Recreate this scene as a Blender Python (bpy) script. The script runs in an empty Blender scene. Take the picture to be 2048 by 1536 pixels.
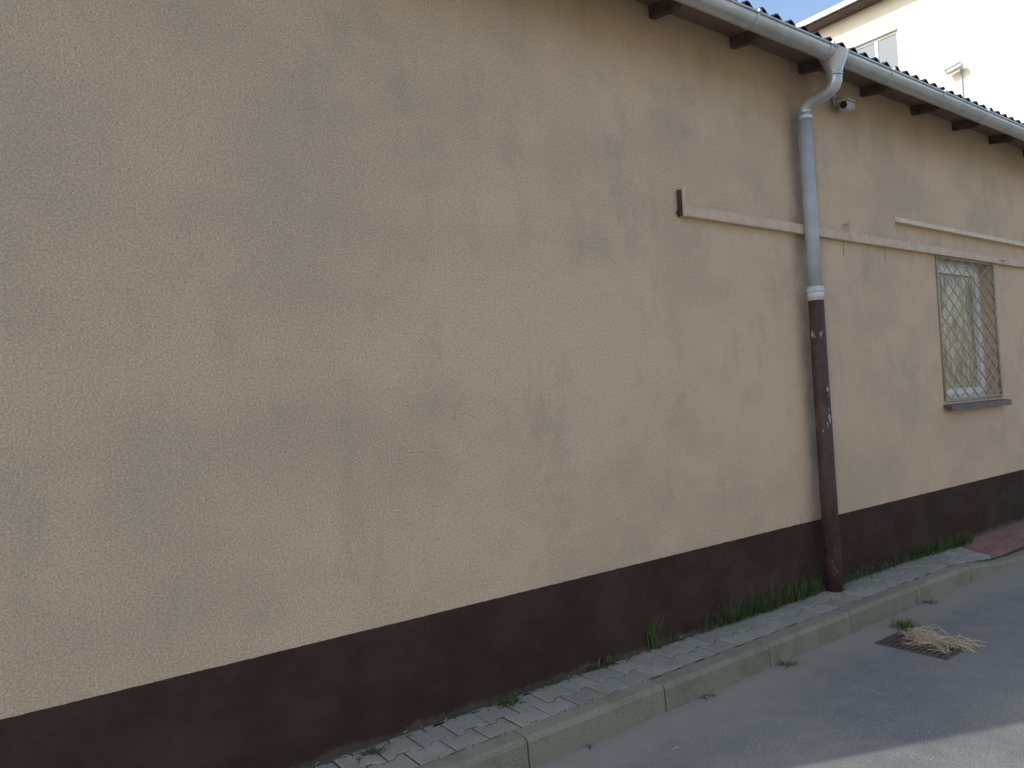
import bpy, bmesh, math, random
from mathutils import Vector, Matrix, noise as mnoise
random.seed(7)
scene=bpy.context.scene
SUN_EL=math.radians(38); SUN_AZ=math.atan2(-.41,1.0)   # light travels toward +X and slightly -Y (from behind the building)
BX0=-.15  # unseen left end of the stucco building, placed to let the sun patch through

# ------------------------------------------------------------ helpers
def mkobj(name,bm,mat=None,parent=None,smooth=False,mats=None):
    me=bpy.data.meshes.new(name); bm.normal_update(); bm.to_mesh(me); bm.free()
    o=bpy.data.objects.new(name,me); scene.collection.objects.link(o)
    if mats:
        for m in mats: me.materials.append(m)
    elif mat: me.materials.append(mat)
    if smooth:
        for p in me.polygons: p.use_smooth=True
    if parent: o.parent=parent
    return o
def empty(name,parent=None):
    o=bpy.data.objects.new(name,None); scene.collection.objects.link(o)
    if parent: o.parent=parent
    return o
def box(bm,x0,x1,y0,y1,z0,z1,mi=0,bev=0):
    vs=[bm.verts.new((x,y,z)) for x in(x0,x1) for y in(y0,y1) for z in(z0,z1)]
    fs=[(0,1,3,2),(4,6,7,5),(0,4,5,1),(2,3,7,6),(0,2,6,4),(1,5,7,3)]
    out=[]
    for f in fs:
        fc=bm.faces.new([vs[i] for i in f]); fc.material_index=mi; out.append(fc)
    if bev>0:
        es=set(e for f in out for e in f.edges)
        bmesh.ops.bevel(bm,geom=list(es),offset=bev,segments=1,affect='EDGES',profile=.5)
    return vs
def tube(bm,pts,r,seg=16,cap=True,mi=0):
    pts=[Vector(p) for p in pts]; rs=r if isinstance(r,(list,tuple)) else [r]*len(pts)
    rings=[]; prev=None
    for i,p in enumerate(pts):
        if i==0: d=pts[1]-p
        elif i==len(pts)-1: d=p-pts[i-1]
        else: d=(pts[i+1]-p).normalized()+(p-pts[i-1]).normalized()
        d.normalize()
        if prev is None:
            a=Vector((1,0,0)) if abs(d.x)<.9 else Vector((0,1,0))
            u=d.cross(a).normalized()
        else:
            u=(prev-d*prev.dot(d)).normalized()
        prev=u; w=d.cross(u)
        rings.append([bm.verts.new(p+(u*math.cos(t)+w*math.sin(t))*rs[i]) for t in [2*math.pi*k/seg for k in range(seg)]])
    for a,b in zip(rings[:-1],rings[1:]):
        for k in range(seg):
            f=bm.faces.new((a[k],a[(k+1)%seg],b[(k+1)%seg],b[k])); f.material_index=mi; f.smooth=True
    if cap:
        f=bm.faces.new(rings[0][::-1]); f.material_index=mi
        f=bm.faces.new(rings[-1]); f.material_index=mi
class M:
    def __init__(s,name,rough=.9,metal=0,spec=.3):
        s.m=bpy.data.materials.new(name); s.m.use_nodes=True; s.t=s.m.node_tree; s.n=s.t.nodes; s.l=s.t.links
        s.b=s.n['Principled BSDF']; s.b.inputs['Roughness'].default_value=rough; s.b.inputs['Metallic'].default_value=metal
        s.b.inputs['Specular IOR Level'].default_value=spec
        s.tc=s.n.new('ShaderNodeTexCoord'); s.obj=s.tc.outputs['Object']
    def noise(s,scale,detail=4,rough=.6,stretch=None,loc=(0,0,0)):
        n=s.n.new('ShaderNodeTexNoise'); n.inputs['Scale'].default_value=scale; n.inputs['Detail'].default_value=detail; n.inputs['Roughness'].default_value=rough
        mp=s.n.new('ShaderNodeMapping'); mp.inputs['Scale'].default_value=stretch or (1,1,1); mp.inputs['Location'].default_value=loc
        s.l.new(s.obj,mp.inputs['Vector']); s.l.new(mp.outputs[0],n.inputs['Vector'])
        return n.outputs['Fac']
    def ramp(s,fac,p0,p1,c0=0,c1=1):
        r=s.n.new('ShaderNodeMapRange'); r.inputs['From Min'].default_value=p0; r.inputs['From Max'].default_value=p1
        r.inputs['To Min'].default_value=c0; r.inputs['To Max'].default_value=c1
        r.interpolation_type='SMOOTHSTEP'
        s.l.new(fac,r.inputs['Value']); return r.outputs['Result']
    def math(s,op,a,b=None):
        n=s.n.new('ShaderNodeMath'); n.operation=op
        for i,v in enumerate((a,b)):
            if v is None: continue
            if isinstance(v,(int,float)): n.inputs[i].default_value=v
            else: s.l.new(v,n.inputs[i])
        return n.outputs[0]
    def mix(s,fac,a,b,mode='MIX'):
        n=s.n.new('ShaderNodeMix'); n.data_type='RGBA'; n.blend_type=mode
        if isinstance(fac,(int,float)): n.inputs['Factor'].default_value=fac
        else: s.l.new(fac,n.inputs['Factor'])
        for nm,v in ((6,a),(7,b)):
            if isinstance(v,tuple): n.inputs[nm].default_value=(*v,1)
            else: s.l.new(v,n.inputs[nm])
        return n.outputs[2]
    def grey(s,v):
        c=s.n.new('ShaderNodeCombineColor')
        for i in range(3): s.l.new(v,c.inputs[i])
        return c.outputs[0]
    def sep(s):
        n=s.n.new('ShaderNodeSeparateXYZ'); s.l.new(s.obj,n.inputs[0]); return n.outputs
    def island(s):
        g=s.n.new('ShaderNodeNewGeometry'); return g.outputs['Random Per Island']
    def color(s,c):
        if isinstance(c,tuple): s.b.inputs['Base Color'].default_value=(*c,1)
        else: s.l.new(c,s.b.inputs['Base Color'])
    def bump(s,h,dist=.005,strength=1,prev=None):
        n=s.n.new('ShaderNodeBump'); n.inputs['Distance'].default_value=dist; n.inputs['Strength'].default_value=strength
        s.l.new(h,n.inputs['Height'])
        if prev: s.l.new(prev,n.inputs['Normal'])
        s.l.new(n.outputs[0],s.b.inputs['Normal']); return n.outputs[0]

# ------------------------------------------------------------ materials
def stucco():
    m=M('stucco_render',.95,0,.15); x,y,z=m.sep()
    clean=(.690,.528,.375); dirty=(.505,.41,.305)
    big=m.noise(.5,4,.6,(1,1,1.6)); med=m.noise(1.3,5,.65,(.8,1,1.2),(3,0,1))
    f=m.math('ADD',m.math('MULTIPLY',big,.5),m.math('MULTIPLY',med,.5))
    c=m.mix(m.ramp(f,.42,.62,0,.6),clean,dirty)
    c=m.mix(m.ramp(m.noise(1.6,5,.72,(1,1,.8),(11,2,5)),.54,.72,0,.38),c,(.37,.35,.275))
    c=m.mix(m.ramp(m.noise(3.6,4,.7,(1.2,1,.45),(1,7,5)),.52,.74,0,.28),c,(.38,.33,.25))
    c=m.mix(m.ramp(m.math('SUBTRACT',x,m.math('MULTIPLY',big,1.5)),-1.5,2.5,.32,0),c,(.46,.385,.29))
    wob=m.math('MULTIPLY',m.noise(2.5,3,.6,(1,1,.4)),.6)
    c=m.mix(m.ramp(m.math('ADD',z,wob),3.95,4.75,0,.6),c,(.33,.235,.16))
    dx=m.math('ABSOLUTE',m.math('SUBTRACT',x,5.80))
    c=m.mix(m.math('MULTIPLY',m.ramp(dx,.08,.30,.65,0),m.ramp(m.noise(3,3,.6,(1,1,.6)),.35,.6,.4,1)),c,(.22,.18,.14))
    g=m.noise(95,3,.8); g2=m.noise(200,1,.6,(1,1,1),(3,1,2))
    c=m.mix(1,c,m.grey(m.math('MULTIPLY',m.ramp(g,.32,.68,.76,1.16),m.ramp(g2,.3,.7,.86,1.13))),'MULTIPLY')
    c=m.mix(m.ramp(m.noise(75,2,.5,(1,1,1),(5,5,5)),.64,.72,0,.5),c,(.18,.145,.12))
    pl=(.046,.028,.0215)
    pc=m.mix(m.ramp(m.noise(2.5,4,.7),.35,.7),pl,(.064,.043,.035))
    pc=m.mix(m.ramp(m.noise(1.1,5,.75,(1,1,1.6),(8,8,3)),.5,.7,0,.45),pc,(.083,.060,.050))
    pc=m.mix(m.ramp(m.noise(110,3,.7),.5,.72,0,.45),pc,(.10,.075,.062))
    base=m.math('ADD',z,m.math('MULTIPLY',m.noise(6,5,.75),-.14))
    pc=m.mix(m.ramp(base,-.075,-.03,.45,0),pc,(.19,.165,.135))
    scr=m.noise(14,5,.8,(1,1,1),(2,9,1)); pc=m.mix(m.ramp(scr,.70,.75,0,.2),pc,(.25,.2,.18))
    edge=m.math('ADD',z,m.math('MULTIPLY',m.noise(9,5,.7),.012))
    c=m.mix(m.ramp(edge,.574,.577,1,0),c,pc)
    m.color(c)
    m.bump(m.noise(95,3,.8),.005,.95,m.bump(m.noise(1.2,2,.5),.015,.5))
    return m.m
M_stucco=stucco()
def simple(name,c1,c2,scale=8,rough=.7,metal=0,spec=.3,bd=0,bs=60,lo=.35,hi=.7):
    m=M(name,rough,metal,spec); m.color(m.mix(m.ramp(m.noise(scale,3,.7),lo,hi),c1,c2))
    if bd: m.bump(m.noise(bs,3,.7),bd,.8)
    return m.m
M_zinc=M('galvanised_zinc',.36,.6,.5); M_zinc.color(M_zinc.mix(M_zinc.ramp(M_zinc.noise(5,4,.7,(.6,1,1)),.3,.7),(.44,.48,.50),(.60,.63,.64))); M_zinc=M_zinc.m
M_pipe=simple('grey_pipe_coating',(.37,.395,.42),(.44,.465,.49),6,.5,0,.4)
def brownpipe():
    m=M('brown_cast_pipe',.6,0,.35); c=m.mix(m.ramp(m.noise(7,4,.7,(1,1,.4)),.35,.65),(.050,.031,.026),(.085,.056,.046))
    c=m.mix(m.ramp(m.noise(5,5,.75,(1,1,.5),(9,2,1)),.5,.66,0,.6),c,(.15,.085,.055))
    c=m.mix(m.ramp(m.noise(9,5,.75,(1,1,.45),(4,1,2)),.60,.64,0,.9),c,(.40,.38,.37)); m.color(c); m.bump(m.noise(30,4,.7),.002); return m.m
M_brown=brownpipe()
M_white=simple('white_pvc',(.80,.81,.81),(.72,.74,.74),4,.4,0,.5)
M_collar=simple('white_paint',(.66,.69,.71),(.52,.55,.57),20,.6)
M_roof=simple('dark_corrugated_sheet',(.030,.037,.048),(.06,.07,.083),5,.5,0,.4)
M_wood=simple('weathered_dark_wood',(.075,.058,.048),(.13,.10,.083),9,.85,0,.2,.002)
M_board=simple('soffit_boards',(.24,.18,.135),(.17,.13,.10),6,.85,0,.2,.002)
M_rail=simple('beige_painted_rail',(.64,.51,.38),(.52,.42,.31),9,.75,0,.3,.001,60)
M_rust=simple('rusty_steel',(.06,.04,.03),(.12,.07,.045),20,.8)
M_grille=simple('grille_paint',(.42,.38,.28),(.32,.28,.20),15,.6,0,.3)
M_sill=simple('sill_metal',(.13,.115,.105),(.09,.08,.072),8,.5,0,.4)
def asphalt():
    m=M('asphalt',.92,0,.25); c=m.mix(m.ramp(m.noise(.8,5,.65),.35,.65),(.145,.155,.157),(.188,.195,.190))
    c=m.mix(m.ramp(m.noise(4,4,.75),.45,.75,0,.6),c,(.235,.235,.22))
    g=m.noise(120,3,.85); c=m.mix(1,c,m.grey(m.ramp(g,.3,.7,.60,1.45)),'MULTIPLY')
    c=m.mix(m.ramp(m.noise(70,2,.6,(1,1,1),(4,4,4)),.65,.71,0,.6),c,(.40,.39,.37))
    x,y,z=m.sep()
    e=m.math('ADD',y,m.math('MULTIPLY',m.noise(3,4,.7),.5))
    c=m.mix(m.ramp(e,-.80,-.28,0,.75),c,(.28,.27,.225))
    c=m.mix(m.ramp(m.noise(7,5,.75,(1,1,1),(2,2,8)),.62,.70,0,.4),c,(.10,.10,.095))
    m.color(c); m.bump(m.noise(120,3,.8),.003,.7,m.bump(m.noise(2,2,.5),.02,.5)); return m.m
M_asph=asphalt()
def paver(name,c1,c2,c3):
    m=M(name,.9,0,.25); c=m.mix(m.island(),c1,c2); c=m.mix(m.ramp(m.noise(3,4,.7),.45,.7,0,.7),c,c3)
    c=m.mix(1,c,m.grey(m.ramp(m.noise(150,3,.8),.3,.7,.72,1.25)),'MULTIPLY'); m.color(c); m.bump(m.noise(130,3,.7),.002); return m.m
M_paver=paver('grey_pavers',(.25,.255,.215),(.34,.335,.285),(.24,.23,.185))
M_redp=paver('red_pavers',(.22,.115,.10),(.27,.15,.13),(.18,.12,.10))
M_kerb=paver('kerb_concrete',(.225,.215,.165),(.265,.25,.195),(.17,.16,.115))
def joint():
    m=M('joint_soil',1,0,.1); c=m.mix(m.ramp(m.noise(12,3,.7),.35,.65),(.055,.050,.036),(.10,.092,.065))
    c=m.mix(m.ramp(m.noise(5,4,.7,(1,1,1),(3,3,3)),.5,.62,0,.75),c,(.05,.075,.022))
    x,y,z=m.sep(); c=m.mix(m.ramp(y,-.06,-.02,0,.7),c,(.17,.15,.11))
    m.color(c); m.bump(m.noise(60,3,.7),.01); return m.m
M_soil=joint()
M_ground=simple('ground_soil',(.10,.11,.05),(.16,.14,.09),.6,1,0,.1,.02,8)
def leafm(name,a,b):
    m=M(name,.6,0,.3); m.color(m.mix(m.island(),a,b)); return m.m
M_grass=leafm('grass_blades',(.035,.075,.018),(.105,.145,.045))
M_straw=leafm('dry_straw',(.27,.23,.14),(.48,.42,.29))
M_iron=simple('cast_iron',(.07,.06,.05),(.12,.10,.08),20,.8,.1)
M_black=simple('near_black',(.02,.019,.017),(.035,.03,.026),9,.9)
M_white_wall=simple('cream_facade',(.84,.78,.66),(.78,.72,.60),1.2,.9,0,.2,.003,60)
M_roofbrown=simple('brown_fascia',(.10,.065,.062),(.14,.09,.085),3,.7)
M_darkglass=M('window_glass',.08,0,.8); M_darkglass.color((.13,.18,.21)); M_darkglass=M_darkglass.m
M_bluegrey=simple('camera_housing',(.50,.52,.54),(.40,.42,.44),8,.4,0,.5)

# ------------------------------------------------------------ ground, road, kerb, pavement
bm=bmesh.new(); S=300
vs=[bm.verts.new(p) for p in((-S,-S,-.17),(S,-S,-.17),(S,S,-.17),(-S,S,-.17))]; bm.faces.new(vs); mkobj('ground',bm,M_ground)
bm=bmesh.new()
vs=[bm.verts.new(p) for p in((-45,-8,-.15),(45,-8,-.15),(45,-.46,-.15),(-45,-.46,-.15))]; bm.faces.new(vs); mkobj('road',bm,M_asph)
def sm(t): t=max(0,min(1,t)); return t*t*(3-2*t)
def zp(x,y): return -.105*sm((x-7.0)/1.2)*max(0,min(1,-y/.5))
pav=empty('pavement')
bm=bmesh.new(); N=120; rows=[]
for i in range(N+1):
    x=-10+26*i/N
    rows.append([bm.verts.new((x,y,zp(x,y)-.009)) for y in(-.40,-.2,.0)])
for a,b in zip(rows[:-1],rows[1:]):
    for k in range(2): bm.faces.new((a[k],b[k],b[k+1],a[k+1]))
mkobj('bedding',bm,M_soil,pav)
def clip(poly,ax,lim,keepless):
    out=[]
    for i in range(len(poly)):
        a=poly[i]; b=poly[(i+1)%len(poly)]
        ia=(a[ax]<=lim) if keepless else (a[ax]>=lim); ib=(b[ax]<=lim) if keepless else (b[ax]>=lim)
        if ia: out.append(a)
        if ia!=ib:
            t=(lim-a[ax])/(b[ax]-a[ax]); out.append((a[0]+(b[0]-a[0])*t,a[1]+(b[1]-a[1])*t))
    return out
def area(p): return .5*sum(p[i][0]*p[(i+1)%len(p)][1]-p[(i+1)%len(p)][0]*p[i][1] for i in range(len(p)))
def put(bm,poly,gap=.0048):
    if len(poly)<3: return
    A=area(poly)
    if abs(A)<.0012: return
    if A<0: poly=poly[::-1]
    n=len(poly); cx=sum(p[0] for p in poly)/n; cy=sum(p[1] for p in poly)/n
    def inset(d):
        return [(cx+(p[0]-cx)*(1-d/.09),cy+(p[1]-cy)*(1-d/.07)) for p in poly]
    dz=random.uniform(-.003,.003); tx=random.uniform(-.02,.02); ty=random.uniform(-.02,.02)
    r=[]
    for d,h in((gap,-.03),(gap,-.004),(gap+.004,0)):
        r.append([bm.verts.new((p[0],p[1],zp(p[0],p[1])+h+dz+tx*(p[0]-cx)+ty*(p[1]-cy))) for p in inset(d)])
    for a,b in zip(r[:-1],r[1:]):
        for k in range(n): bm.faces.new((a[k],a[(k+1)%n],b[(k+1)%n],b[k]))
    bm.faces.new(r[-1])
bm=bmesh.new(); L=.2; W=.165; de=.018
def ishape(cx,cy):
    top=[(-.5,1),(-.32,1),(-.18,-1),(.18,-1),(.32,1),(.5,1)]
    up=[(cx+u*L,cy+W/2+de*f) for u,f in top]; dn=[(cx+u*L,cy-W/2-de*f) for u,f in top]
    return dn+up[::-1]
y0=-.385;y1=-.04
for j in range(-1,4):
    for i in range(-25,75):
        cx=-4+ (i+25)*L+(L/2 if j%2 else 0); cy=y0+.085+j*W
        if cx>8.2: continue
        p=ishape(cx,cy)
        p=clip(p,1,y0,False); p=clip(p,1,y1+random.uniform(-.008,.008),True) if p else p
        p=clip(p,0,8.05,True) if p else p
        if p: put(bm,p)
mkobj('grey_interlocking_pavers',bm,M_paver,pav)
bm=bmesh.new()
for j in range(4):
    for i in range(40):
        x=8.06+i*.2+(.1 if j%2 else 0)-.1; yy=-.385+j*.09
        p=[(x,yy),(x+.2,yy),(x+.2,yy+.09),(x,yy+.09)]; p=clip(p,0,8.06,False)
        if p: put(bm,p,.004)
mkobj('red_brick_pavers',bm,M_redp,pav)
bm=bmesh.new()
for i in range(-8,16):
    xa=.235+i+.005; xb=.235+i+1-.005; jz=random.uniform(-.004,.004); jy=random.uniform(-.005,.005)
    rings=[]
    for k in range(6):
        x=xa+(xb-xa)*k/5; d=zp(x,-.5)+jz
        rings.append([bm.verts.new((x,y+jy,z)) for y,z in((-.388,-.2),(-.388,d-.004),(-.394,d),(-.485,d),(-.502,d-.007),(-.512,d-.024),(-.520,-.2))])
    for a,b in zip(rings[:-1],rings[1:]):
        for k in range(6): bm.faces.new((a[k],b[k],b[k+1],a[k+1]))
    bm.faces.new(rings[0]); bm.faces.new(rings[-1][::-1])
bmesh.ops.recalc_face_normals(bm,faces=bm.faces[:])
mkobj('kerb',bm,M_kerb)

# ------------------------------------------------------------ stucco building
bld=empty('stucco_building')
xs=[BX0,7.33,8.13,9.45,11.5,15]; zs=[-.3,1.43,2.95,3.03,3.27,4.62]
zt4=4.455
zs[-1]=zt4
R=.05
def depth(i,k):
    if i==2 and k==1: return None
    if k==3 and i in(1,2,3): return R
    return 0
bm=bmesh.new(); vc={}
def V(x,y,z):
    key=(round(x,4),round(y,4),round(z,4))
    if key not in vc: vc[key]=bm.verts.new(key)
    return vc[key]
for i in range(5):
    for k in range(5):
        d=depth(i,k)
        if d is None: continue
        bm.faces.new((V(xs[i],d,zs[k]),V(xs[i+1],d,zs[k]),V(xs[i+1],d,zs[k+1]),V(xs[i],d,zs[k+1])))
bm.faces.new((V(7.33,0,3.03),V(7.33,R,3.03),V(7.33,R,3.27),V(7.33,0,3.27)))
bm.faces.new((V(11.5,R,3.03),V(11.5,0,3.03),V(11.5,0,3.27),V(11.5,R,3.27)))
for i in(1,2,3):
    bm.faces.new((V(xs[i],0,3.27),V(xs[i],R,3.27),V(xs[i+1],R,3.27),V(xs[i+1],0,3.27)))
    bm.faces.new((V(xs[i],0,3.03),V(xs[i+1],0,3.03),V(xs[i+1],R,3.03),V(xs[i],R,3.03)))
D=.22
bm.faces.new((V(8.13,0,1.43),V(8.13,D,1.43),V(8.13,D,2.95),V(8.13,0,2.95)))
bm.faces.new((V(9.45,D,1.43),V(9.45,0,1.43),V(9.45,0,2.95),V(9.45,D,2.95)))
bm.faces.new((V(8.13,0,2.95),V(8.13,D,2.95),V(9.45,D,2.95),V(9.45,0,2.95)))
bm.faces.new((V(8.13,D,1.43),V(8.13,0,1.43),V(9.45,0,1.43),V(9.45,D,1.43)))
SL=math.tan(math.radians(9)); RY=-.40; RZ=4.43; RID=5.0; BK=10.0
zr=RZ-.03+(RID-RY)*SL
for X in(BX0,15):
    bm.faces.new((V(X,0,-.3),V(X,0,zt4),V(X,RID,zr),V(X,BK,zt4),V(X,BK,-.3)))
bm.faces.new((V(15,BK,-.3),V(BX0,BK,-.3),V(BX0,BK,zt4),V(15,BK,zt4)))
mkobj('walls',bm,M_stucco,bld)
bm=bmesh.new(); box(bm,7.33,11.5,-.010,.045,3.225,3.268); mkobj('recess_ledge',bm,simple('ledge_paint',(.74,.64,.50),(.62,.52,.41),9,.8),bld)
RX0=BX0-.02; RX1=15.3
bm=bmesh.new(); nx=int((RX1-RX0)/.0221); prof=[]
for i in range(nx+1):
    x=RX0+i*.0221; w=.024*math.cos(2*math.pi*x/.177)
    prof.append([bm.verts.new((x,y,RZ+(y-RY)*SL+w+t)) for y,t in((RY,-.010),(RY,0),(5,0))])
for a,b in zip(prof[:-1],prof[1:]):
    for k in range(2): bm.faces.new((a[k],b[k],b[k+1],a[k+1]))
mkobj('corrugated_roof',bm,M_roof,bld,True)
bm=bmesh.new()
vs=[bm.verts.new(p) for p in((RX0,5,RZ+(5-RY)*SL),(RX1,5,RZ+(5-RY)*SL),(RX1,10.4,RZ),(RX0,10.4,RZ))]; bm.faces.new(vs); mkobj('roof_back_slope',bm,M_roof,bld)
bm=bmesh.new(); z0=RZ-.036
n=6
for k in range(n):
    ya=RY+.02+(k)*(.6/n)+.003; yb=RY+.02+(k+1)*(.6/n)-.003
    vv=box(bm,RX0+.01,15.2,ya,yb,0,1)
    for v in vv:
        top=v.co.z>.5; zz=z0+(v.co.y-RY)*SL; v.co.z=zz if top else zz-.02
mkobj('soffit_boards',bm,M_board,bld)
bm=bmesh.new()
for x in [.205+.945*i for i in range(16)]:
    x+= .02
    xx=x+.03*math.sin(x*5); y0r=-.30; y1r=.05; h=.088
    pts=[]
    for xo in(-.026,.026):
        ztop=lambda y: z0-.021+(y-RY)*SL
        pts.append([bm.verts.new((xx+xo,y,z)) for y,z in((y0r,ztop(y0r)),(y0r,ztop(y0r)-.04),(y0r+.09,ztop(y0r+.09)-h),(y1r,ztop(y1r)-h),(y1r,ztop(y1r)))])
    a,b=pts
    for k in range(5): bm.faces.new((a[k],a[(k+1)%5],b[(k+1)%5],b[k]))
    bm.faces.new(a[::-1]); bm.faces.new(b)
bmesh.ops.recalc_face_normals(bm,faces=bm.faces[:])
mkobj('rafter_tails',bm,M_wood,bld)
bm=bmesh.new(); wy=.13
def frame(bm,x0,x1,z0,z1,w,ya,yb):
    box(bm,x0,x0+w,ya,yb,z0,z1); box(bm,x1-w,x1,ya,yb,z0,z1)
    box(bm,x0+w,x1-w,ya,yb,z0,z0+w); box(bm,x0+w,x1-w,ya,yb,z1-w,z1)
frame(bm,8.132,9.448,1.432,2.948,.06,wy,wy+.07)
frame(bm,8.195,9.385,1.495,2.885,.07,wy-.012,wy+.05)
mkobj('window_frame',bm,M_white,bld)
bm=bmesh.new(); rows=[]
for i in range(150):
    x=8.255+i*.0072; yv=wy+.035+.006*math.sin(x*70)+.004*math.sin(x*31)
    rows.append([bm.verts.new((x,yv,1.55)),bm.verts.new((x,yv,2.83))])
for a,b in zip(rows[:-1],rows[1:]): bm.faces.new((a[0],b[0],b[1],a[1]))
mc=M('blind_behind_glass',.12,0,1.0); mc.color(mc.mix(mc.ramp(mc.noise(9,4,.7,(1,1,.35)),.35,.65),(.24,.215,.15),(.62,.55,.38)))
mkobj('window_pane_and_blind',bm,mc.m,bld,True)
bm=bmesh.new()
vv=box(bm,8.07,9.53,-.085,.13,1.405,1.428)
for v in vv:
    if v.co.y<0: v.co.z-=.022
box(bm,8.07,9.53,-.088,-.078,1.345,1.384)
mkobj('window_sill',bm,M_sill,bld)
bm=bmesh.new(); gy=-.012; gx0,gx1,gz0,gz1=8.11,9.47,1.46,2.94
for a,b in(((gx0,gz0),(gx1,gz0)),((gx1,gz0),(gx1,gz1)),((gx1,gz1),(gx0,gz1)),((gx0,gz1),(gx0,gz0))):
    tube(bm,[(a[0],gy,a[1]),(b[0],gy,b[1])],.011,8)
dw=.227; dh=.164; k=dh/dw
def gline(sgn,c,yy):
    pts=[]
    for x in(gx0,gx1):
        z=sgn*k*(x-gx0)+c
        if gz0<=z<=gz1: pts.append((x,z))
    for z in(gz0,gz1):
        x=gx0+(z-c)/(sgn*k)
        if gx0<x<gx1: pts.append((x,z))
    if len(pts)>=2:
        pts.sort(); a,b=pts[0],pts[-1]
        if abs(a[0]-b[0])>.02: tube(bm,[(a[0],yy,a[1]),(b[0],yy,b[1])],.0065,6)
for i in range(-12,24):
    gline(1,gz0+i*dh+dh/2,gy-.004); gline(-1,gz0+i*dh+dh/2,gy+.004)
for z in(1.6,2.75):
    for x,s in((gx0,-1),(gx1,1)): tube(bm,[(x,gy,z),(x,.02,z)],.008,6)
mkobj('window_grille',bm,M_grille,bld)
bm=bmesh.new(); box(bm,9.47,9.50,-.02,.0-.002,1.44,2.94); mkobj('grille_side_bar',bm,M_grille,bld)

# ------------------------------------------------------------ rail along wall
rail=empty('wall_mounted_rail')
bm=bmesh.new()
box(bm,4.235,14.9,-.050,-.002,2.950,3.030,bev=.004); mkobj('rail_bar',bm,M_rail,rail)
bm=bmesh.new(); box(bm,4.20,4.232,-.055,-.002,2.945,3.165,bev=.003); mkobj('end_post',bm,M_rail,rail)
bm=bmesh.new(); box(bm,4.186,4.198,-.038,-.002,2.95,3.14)
box(bm,4.17,4.186,-.02,-.002,2.965,2.99); mkobj('end_plate',bm,M_rust,rail)
bm=bmesh.new(); box(bm,6.395,6.42,-.060,-.051,2.97,3.10); box(bm,6.395,6.42,-.060,-.002,3.10,3.112)
box(bm,9.62,9.66,-.065,-.051,2.98,3.0); tube(bm,[(9.55,-.07,2.99),(9.74,-.08,3.0)],.006,6)
mkobj('rail_clips',bm,M_rail,rail)
bm=bmesh.new()
for x in(6.36,7.08): tube(bm,[(x,-.006,2.955),(x+.004,-.008,2.90),(x-.002,-.006,2.82)],.0016,5)
mkobj('hanging_wires',bm,M_rust,rail)

# ------------------------------------------------------------ gutter
gut=empty('rain_gutter'); GY=-.385; GZ=4.345; GR=.078
bm=bmesh.new(); rings=[]
def gprof(r0,x):
    out=[]
    for k in range(17):
        t=math.pi+math.pi*k/16
        out.append((x,GY+r0*math.cos(t),GZ+r0*math.sin(t)))
    return out
xsn=[RX0+i*.5 for i in range(31)]
for x in xsn:
    o_=gprof(GR,x); i_=gprof(GR-.003,x)[::-1]
    rings.append([bm.verts.new((p[0],p[1],p[2]-.004*(x-5)/10)) for p in o_+i_])
for a,b in zip(rings[:-1],rings[1:]):
    n=len(a)
    for k in range(n): bm.faces.new((a[k],b[k],b[(k+1)%n],a[(k+1)%n]))
bm.faces.new(rings[0]); bm.faces.new(rings[-1])
bmesh.ops.recalc_face_normals(bm,faces=bm.faces[:])
mkobj('gutter_channel',bm,M_zinc,gut,True)
bm=bmesh.new(); tube(bm,[(RX0,GY-GR-.004,GZ+.002),(14.8,GY-GR-.004,GZ-.004)],.009,8); mkobj('rolled_lip',bm,M_zinc,gut)
bm=bmesh.new()
for x in [-.095+.945*i for i in range(16)]:
    a=None
    for k in range(19):
        t=math.pi*.93+math.pi*1.07*k/18
        r=GR+.005
        cur=[bm.verts.new((x+dx,GY+rr*math.cos(t),GZ+rr*math.sin(t))) for dx,rr in((-.014,r-.004),(-.014,r),(.014,r),(.014,r-.004))]
        if a:
            for q in range(4): bm.faces.new((a[q],cur[q],cur[(q+1)%4],a[(q+1)%4]))
        a=cur
    box(bm,x-.014,x+.014,GY-GR-.018,GY-GR+.004,GZ-.004,GZ+.02)
bmesh.ops.recalc_face_normals(bm,faces=bm.faces[:])
mkobj('gutter_brackets',bm,M_zinc,gut)

# ------------------------------------------------------------ downspout
dsp=empty('downspout'); PX=5.72; PY=-.10
bm=bmesh.new()
tube(bm,[(PX,GY,GZ-.01),(PX,GY,GZ-.06),(PX,GY,GZ-.14),(PX,GY,GZ-.17)],[.115,.10,.066,.062],20,False)
pts=[(PX,GY,GZ-.13),(PX,GY,GZ-.20)]
for t in [0,.15,.3,.5,.7,.85,1]:
    s=t*t*(3-2*t); pts.append((PX,GY+(PY-GY)*s,GZ-.225-.17*t-.02*math.sin(math.pi*2*t)))
pts.append((PX,PY,GZ-.45))
tube(bm,pts,.056,20)
for p,q in(((PX,GY,GZ-.165),(PX,GY,GZ-.195)),((PX,PY,GZ-.40),(PX,PY,GZ-.46))): tube(bm,[p,q],.062,20)
mkobj('outlet_and_swan_neck',bm,M_zinc,dsp)
bm=bmesh.new(); tube(bm,[(PX,PY,GZ-.42),(PX,PY,3.0),(PX+.003,PY,2.44)],.055,24); mkobj('upper_pipe',bm,M_pipe,dsp)
bm=bmesh.new(); tube(bm,[(PX,PY,2.385),(PX,PY,2.50)],.066,24); tube(bm,[(PX,PY,2.455),(PX,PY,2.475)],.071,24)
tube(bm,[(PX,PY,2.47),(PX,0,2.47)],.008,8); box(bm,PX+.04,PX+.10,PY-.025,PY-.015,2.455,2.475)
mkobj('pipe_collar',bm,M_collar,dsp)
bm=bmesh.new(); tube(bm,[(PX,PY,2.395),(PX,PY,1.6),(PX+.003,PY,.8),(PX,PY-.005,-.03)],[.062,.064,.066,.067],24)
mkobj('lower_pipe',bm,M_brown,dsp)

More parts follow.
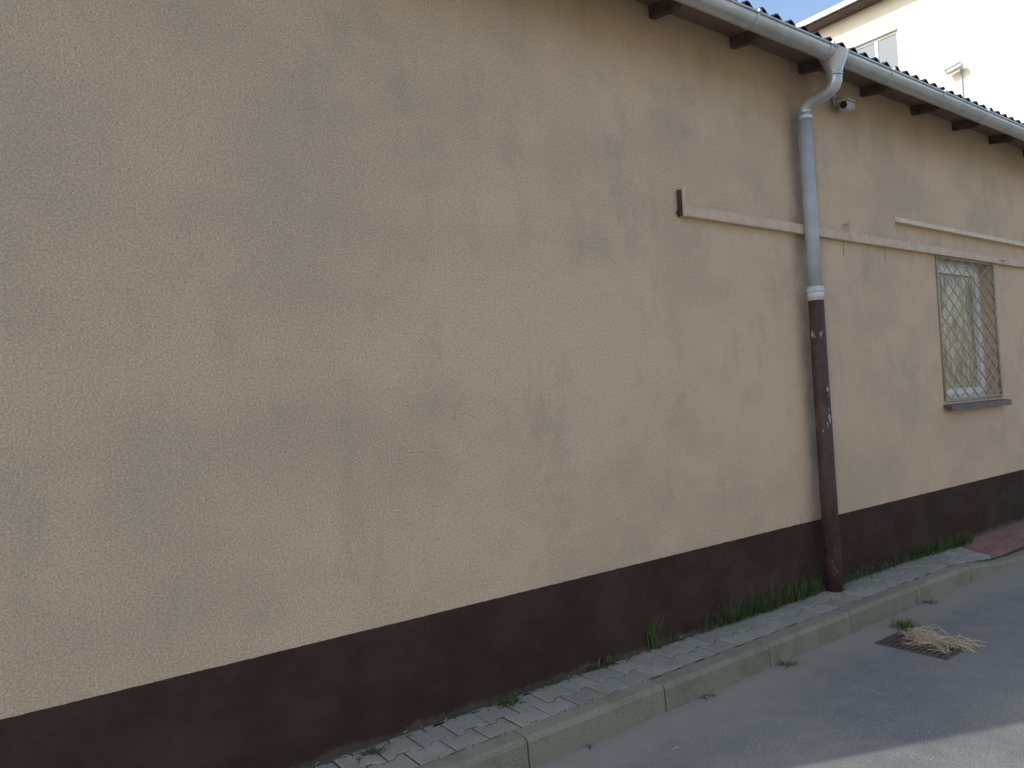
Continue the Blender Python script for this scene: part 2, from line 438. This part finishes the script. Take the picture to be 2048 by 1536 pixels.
# ------------------------------------------------------------ security cameras
def cctv(pos,yaw,sc,parent_name='security_camera'):
    e=empty(parent_name); e.location=pos; e.rotation_euler=(0,0,yaw); e.scale=(sc,sc,sc)
    bm=bmesh.new(); tube(bm,[(0,0,0),(0,-.015,0)],.045,16); tube(bm,[(0,-.01,0),(0,-.07,-.01),(0,-.09,-.04)],.014,10)
    mkobj('bracket',bm,M_bluegrey,e)
    bm=bmesh.new(); box(bm,-.11,.09,-.13,-.06,-.11,-.045,bev=.012); box(bm,-.135,.07,-.138,-.052,-.045,-.036)
    for v in bm.verts: v.co.z+= .18*v.co.x
    mkobj('housing',bm,M_bluegrey,e)
    bm=bmesh.new(); tube(bm,[(-.108,-.095,-.097),(-.118,-.095,-.099)],.026,14); mkobj('lens',bm,M_black,e)
    return e
cctv((6.36,-.005,4.22),math.radians(15),1.15)

# ------------------------------------------------------------ neighbouring building
nb=empty('apartment_building'); NX=20
bm=bmesh.new()
ys=[0.4,2.0,3.1,5.80,7.05,9.6,10.7,14]; zz=[-.3,1.0,2.5,3.7,5.2,6.4,7.9,9.3,10.85,11.75]
wcols=(1,3,5); wrows=(1,3,5,7)
vc={}
for i in range(7):
    for k in range(9):
        if i in wcols and k in wrows and not(i==1 and k in(7,5)):
            y0_,y1_,z0_,z1_=ys[i],ys[i+1],zz[k],zz[k+1]; X0=NX;X1=NX+.15
            bm.faces.new((V(X0,y0_,z0_),V(X1,y0_,z0_),V(X1,y0_,z1_),V(X0,y0_,z1_)))
            bm.faces.new((V(X0,y1_,z0_),V(X0,y1_,z1_),V(X1,y1_,z1_),V(X1,y1_,z0_)))
            bm.faces.new((V(X0,y0_,z0_),V(X0,y1_,z0_),V(X1,y1_,z0_),V(X1,y0_,z0_)))
            bm.faces.new((V(X0,y0_,z1_),V(X1,y0_,z1_),V(X1,y1_,z1_),V(X0,y1_,z1_)))
            continue
        bm.faces.new((V(NX,ys[i+1],zz[k]),V(NX,ys[i],zz[k]),V(NX,ys[i],zz[k+1]),V(NX,ys[i+1],zz[k+1])))
bm.faces.new((V(NX,.4,-.3),V(32,.4,-.3),V(32,.4,11.75),V(NX,.4,11.75)))
bm.faces.new((V(NX,14,-.3),V(NX,14,11.75),V(32,14,11.75),V(32,14,-.3)))
bm.faces.new((V(32,.4,-.3),V(32,14,-.3),V(32,14,11.75),V(32,.4,11.75)))
mkobj('facade',bm,M_white_wall,nb)
bm=bmesh.new(); box(bm,NX-.45,32.5,0,14.5,11.75,11.90); mkobj('eaves',bm,M_roofbrown,nb)
bm=bmesh.new(); box(bm,NX-.55,NX-.45,0,14.5,11.80,11.93); mkobj('roof_gutter',bm,M_zinc,nb)
bm=bmesh.new()
vs=[bm.verts.new(p) for p in((NX-.5,-.1,11.92),(32.6,-.1,11.92),(32.6,14.6,11.92),(NX-.5,14.6,11.92),(26,-.1,13.6),(26,14.6,13.6))]
bm.faces.new((vs[0],vs[3],vs[5],vs[4])); bm.faces.new((vs[1],vs[4],vs[5],vs[2])); bm.faces.new((vs[0],vs[4],vs[1])); bm.faces.new((vs[3],vs[2],vs[5]))
mkobj('roof',bm,M_roofbrown,nb)
bf=bmesh.new(); bg=bmesh.new()
for i in wcols:
    for k in wrows:
        if i==1 and k in(7,5): continue
        a,b,c,d=ys[i]+.002,ys[i+1]-.002,zz[k]+.002,zz[k+1]-.002; w=.07; xa,xb=NX+.08,NX+.14
        for q in((a,a+w,c,d),(b-w,b,c,d),(a+w,b-w,c,c+w),(a+w,b-w,d-w,d),((a+b)/2-.04,(a+b)/2+.04,c+w,d-w)): box(bf,xa,xb,q[0],q[1],q[2],q[3])
        box(bg,NX+.10,NX+.12,a+w,b-w,c+w,d-w)
        box(bf,NX-.06,NX+.0-.001,a-.05,b+.05,c-.05,c-.01)
mkobj('window_frames',bf,M_white,nb); mkobj('window_panes',bg,M_darkglass,nb)
cctv((NX-.02,4.4,9.35),math.radians(-90),1.8)
bm=bmesh.new(); tube(bm,[(NX-.03,4.35,9.3),(NX-.03,4.35,7.4)],.022,8); mkobj('cable_conduit',bm,M_bluegrey,nb)

# ------------------------------------------------------------ house across the street (behind the viewpoint)
hs=empty('plastered_house')
bm=bmesh.new(); box(bm,-4,16,-17,-9.5,-.3,5.6); mkobj('walls',bm,M_white_wall,hs)
bm=bmesh.new()
vs=[bm.verts.new(p) for p in((-4.4,-9.1,5.65),(16.4,-9.1,5.65),(16.4,-17.4,5.65),(-4.4,-17.4,5.65),(-4.4,-13.25,8.2),(16.4,-13.25,8.2))]
bm.faces.new((vs[0],vs[1],vs[5],vs[4])); bm.faces.new((vs[3],vs[4],vs[5],vs[2])); bm.faces.new((vs[0],vs[4],vs[3])); bm.faces.new((vs[1],vs[2],vs[5])); bm.faces.new((vs[0],vs[3],vs[2],vs[1]))
mkobj('roof',bm,M_roofbrown,hs)
bm=bmesh.new()
for x in(-2.5,.5,3.5,6.5,9.5,12.5):
    for z in (.9,3.6): box(bm,x,x+1.1,-9.499,-9.46,z,z+1.3)
mkobj('windows',bm,M_darkglass,hs)

# ------------------------------------------------------------ storm drain
dr=empty('storm_drain'); cx,cy=5.30,-.98; RZd=-.15
bm=bmesh.new(); box(bm,cx-.15,cx+.15,cy-.22,cy+.22,RZd-.01,RZd+.002); mkobj('pit_dark_sheet',bm,M_black,dr)  # flat slab at road level; the shade of the hole is put into its colour
bm=bmesh.new(); zt=RZd+.006
box(bm,cx-.17,cx-.15,cy-.24,cy+.24,RZd-.01,zt); box(bm,cx+.15,cx+.17,cy-.24,cy+.24,RZd-.01,zt)
box(bm,cx-.15,cx+.15,cy-.24,cy-.22,RZd-.01,zt); box(bm,cx-.15,cx+.15,cy+.22,cy+.24,RZd-.01,zt)
for i in range(11):
    y=cy-.20+i*.04; box(bm,cx-.15,cx+.15,y-.012,y+.012,RZd+.0025,zt-.001)
box(bm,cx-.010,cx+.010,cy-.22,cy+.22,RZd+.0025,zt-.0005)
mkobj('grate',bm,M_iron,dr)

# ------------------------------------------------------------ grass & straw
def blade(bm,x,y,z,h,w,az,bend,seg=4):
    d=Vector((math.cos(az),math.sin(az),0)); s=Vector((-d.y,d.x,0)); prev=None
    for k in range(seg+1):
        t=k/seg; p=Vector((x,y,z))+d*(bend*h*t*t)+Vector((0,0,h*t*(1-.35*bend*t)))
        if p.y>-.003: p.y=-.003
        ww=w*(1-t)**.7*.5+.0003
        cur=(bm.verts.new(p-s*ww),bm.verts.new(p+s*ww))
        if prev: bm.faces.new((prev[0],prev[1],cur[1],cur[0]))
        prev=cur
bm=bmesh.new()
def tuft(x,y,n,h,sp=.03,bend=1.0,w=.006):
    for _ in range(n):
        bx=x+random.gauss(0,sp); by=min(-.006,y+random.gauss(0,sp*.5))
        blade(bm,bx,by,zp(bx,by)-.008,h*random.uniform(.45,1.1),w*random.uniform(.6,1.2),random.uniform(0,2*math.pi),bend*random.uniform(.2,1.1))
R_=random.uniform
x=4.15
while x<5.66:
    dens=.25+.65*abs(math.sin(x*4.3+.6)); tuft(x,-.045,int(25*dens),R_(.10,.18)*(.6+.6*dens),.035,1.1); x+=.034
for _ in range(18): tuft(R_(4.3,5.6),-.06,9,R_(.20,.33),.025,1.0)
x=5.8
while x<8.4:
    dens=max(0.12,.3+.9*mnoise.noise(Vector((x*1.7,3,0)))+.35); tuft(x,-.045,int(22*dens),R_(.09,.17)*(.5+.7*dens),.035,1.0); x+=.042
for _ in range(12): tuft(R_(7.5,8.35),-.06,18,.17,.04,1.0)
tuft(3.66,-.04,28,.25,.025,.7); tuft(3.84,-.03,3,.30,.01,1.8); tuft(3.9,-.03,16,.06,.04,1.3)
tuft(3.23,-.05,46,.08,.055,1.6,.011); tuft(2.44,-.09,48,.065,.045,1.8,.013); tuft(1.55,-.10,40,.06,.04,1.8,.012); tuft(2.75,-.03,20,.045,.03,1.5); tuft(6.3,-.13,10,.05,.03,1.6)
for _ in range(50): tuft(R_(0,8),R_(-.03,-.01),5,.035,.02,1.4,.005)
for _ in range(60): tuft(R_(1,8),random.choice((-.137,-.302,-.388))+R_(-.015,.015),5,.016,.012,1.6,.003)
mkobj('grass',bm,M_grass)
bm=bmesh.new()
def tuft2(x,y,n,h,sp,bend=1.6,w=.009):
    for _ in range(n):
        blade(bm,x+random.gauss(0,sp),y+random.gauss(0,sp),-.152,h*R_(.5,1.1),w,R_(0,6.28),bend*R_(.3,1.1))
tuft2(4.35,-.56,36,.05,.03); tuft2(6.35,-.545,22,.05,.03); tuft2(3.55,-.54,18,.03,.03); tuft2(5.60,-.72,80,.10,.045,1.2); tuft2(2.6,-.54,8,.025,.02)
tuft2(7.3,-1.15,8,.03,.03)
mkobj('roadside_weeds',bm,M_grass)
bm=bmesh.new()
def stalk(x,y,z,L_,az,w=.005,lift=.03):
    prev=None; cur_az=az; p=Vector((x,y,z)); c=R_(-1.5,1.5); n=5
    for k in range(n+1):
        t=k/n; s=Vector((-math.sin(cur_az),math.cos(cur_az),0)); q=p+Vector((0,0,lift*math.sin(math.pi*t)))
        a=(bm.verts.new(q-s*w/2),bm.verts.new(q+s*w/2+Vector((0,0,.002))))
        if prev: bm.faces.new((prev[0],prev[1],a[1],a[0]))
        prev=a; p=p+Vector((math.cos(cur_az),math.sin(cur_az),0))*L_/n; cur_az+=c/n
for i in range(210):
    t=random.random()**1.3
    y=-.80-.38*t; x=5.48-.12*math.sin(t*3.1)+random.gauss(0,.045*(1.3-t*.6))
    stalk(x,y,-.141+R_(0,.025)*(1-t*.6),R_(.08,.20),random.gauss(-1.45,.55),R_(.002,.0045),R_(.0,.05))
for i in range(30): stalk(5.33+random.gauss(0,.09),-1.0+random.gauss(0,.10),-.143,R_(.05,.16),random.gauss(-1.1,.8),.003,R_(0,.02))
mkobj('dry_straw_pile',bm,M_straw)
bm=bmesh.new()
for i in range(26):
    x=5.75+random.gauss(0,.14); y=-.17+random.gauss(0,.035); stalk(x,y,.003,R_(.04,.12),R_(0,6.28),.003,.01)
for i in range(60):
    x=R_(1,8); y=R_(-.05,-.01); stalk(x,y,zp(x,y)+.001,R_(.02,.06),R_(0,6.28),.003,.008)
mkobj('dry_grass_litter',bm,M_straw)
bm=bmesh.new(); stalk(2.90,-.86,-.146,.05,.3,.004,.0); stalk(2.90,-.86,-.146,.05,1.9,.004,.0); mkobj('twig',bm,M_straw)
bm=bmesh.new()
for i in range(150):
    x=R_(1,8.5); y=-.53-abs(random.gauss(0,.10)) if i<100 else R_(-2,-.6)
    s=R_(.002,.006); Mt=Matrix.Translation((x,y,-.15+s*.3))@Matrix.Rotation(R_(0,3),4,'Z')@Matrix.Rotation(R_(0,3),4,'X')
    bmesh.ops.create_icosphere(bm,subdivisions=1,radius=s,matrix=Mt)
mkobj('pebbles',bm,simple('pebble_stone',(.2,.19,.16),(.3,.28,.25),9,.9))

# ------------------------------------------------------------ light & sky
w=bpy.data.worlds.new('World'); scene.world=w; w.use_nodes=True
sky=w.node_tree.nodes.new('ShaderNodeTexSky'); sky.sky_type='NISHITA'; sky.sun_disc=False; sky.sun_elevation=SUN_EL
sky.sun_rotation=math.atan2(-math.cos(SUN_AZ),-math.sin(SUN_AZ))%(2*math.pi); sky.dust_density=2.5
bgn=w.node_tree.nodes['Background']; w.node_tree.links.new(sky.outputs[0],bgn.inputs[0]); bgn.inputs[1].default_value=.28
sl=bpy.data.lights.new('sun','SUN'); sl.energy=3.4; sl.angle=math.radians(.6); sl.color=(1,.94,.84)
so=bpy.data.objects.new('sun',sl); scene.collection.objects.link(so)
d=Vector((math.cos(SUN_AZ)*math.cos(SUN_EL),math.sin(SUN_AZ)*math.cos(SUN_EL),-math.sin(SUN_EL)))
so.rotation_euler=d.to_track_quat('-Z','Y').to_euler()
# ------------------------------------------------------------ camera
cd=bpy.data.cameras.new('camera'); cam=bpy.data.objects.new('camera',cd); scene.collection.objects.link(cam)
r=Vector((.8054,-.5905,-.0539)); u=Vector((.0308,-.0492,.9983)); b=Vector((-.5922,-.8057,-.0214))
cam.matrix_world=Matrix(((r.x,u.x,b.x,0),(r.y,u.y,b.y,-3.58),(r.z,u.z,b.z,1.7),(0,0,0,1)))
cd.sensor_width=36; cd.lens=36*1500/2048; cd.clip_end=2000; cd.clip_start=.05
scene.camera=cam
scene.view_settings.view_transform='Standard'; scene.view_settings.look='None'; scene.view_settings.exposure=0
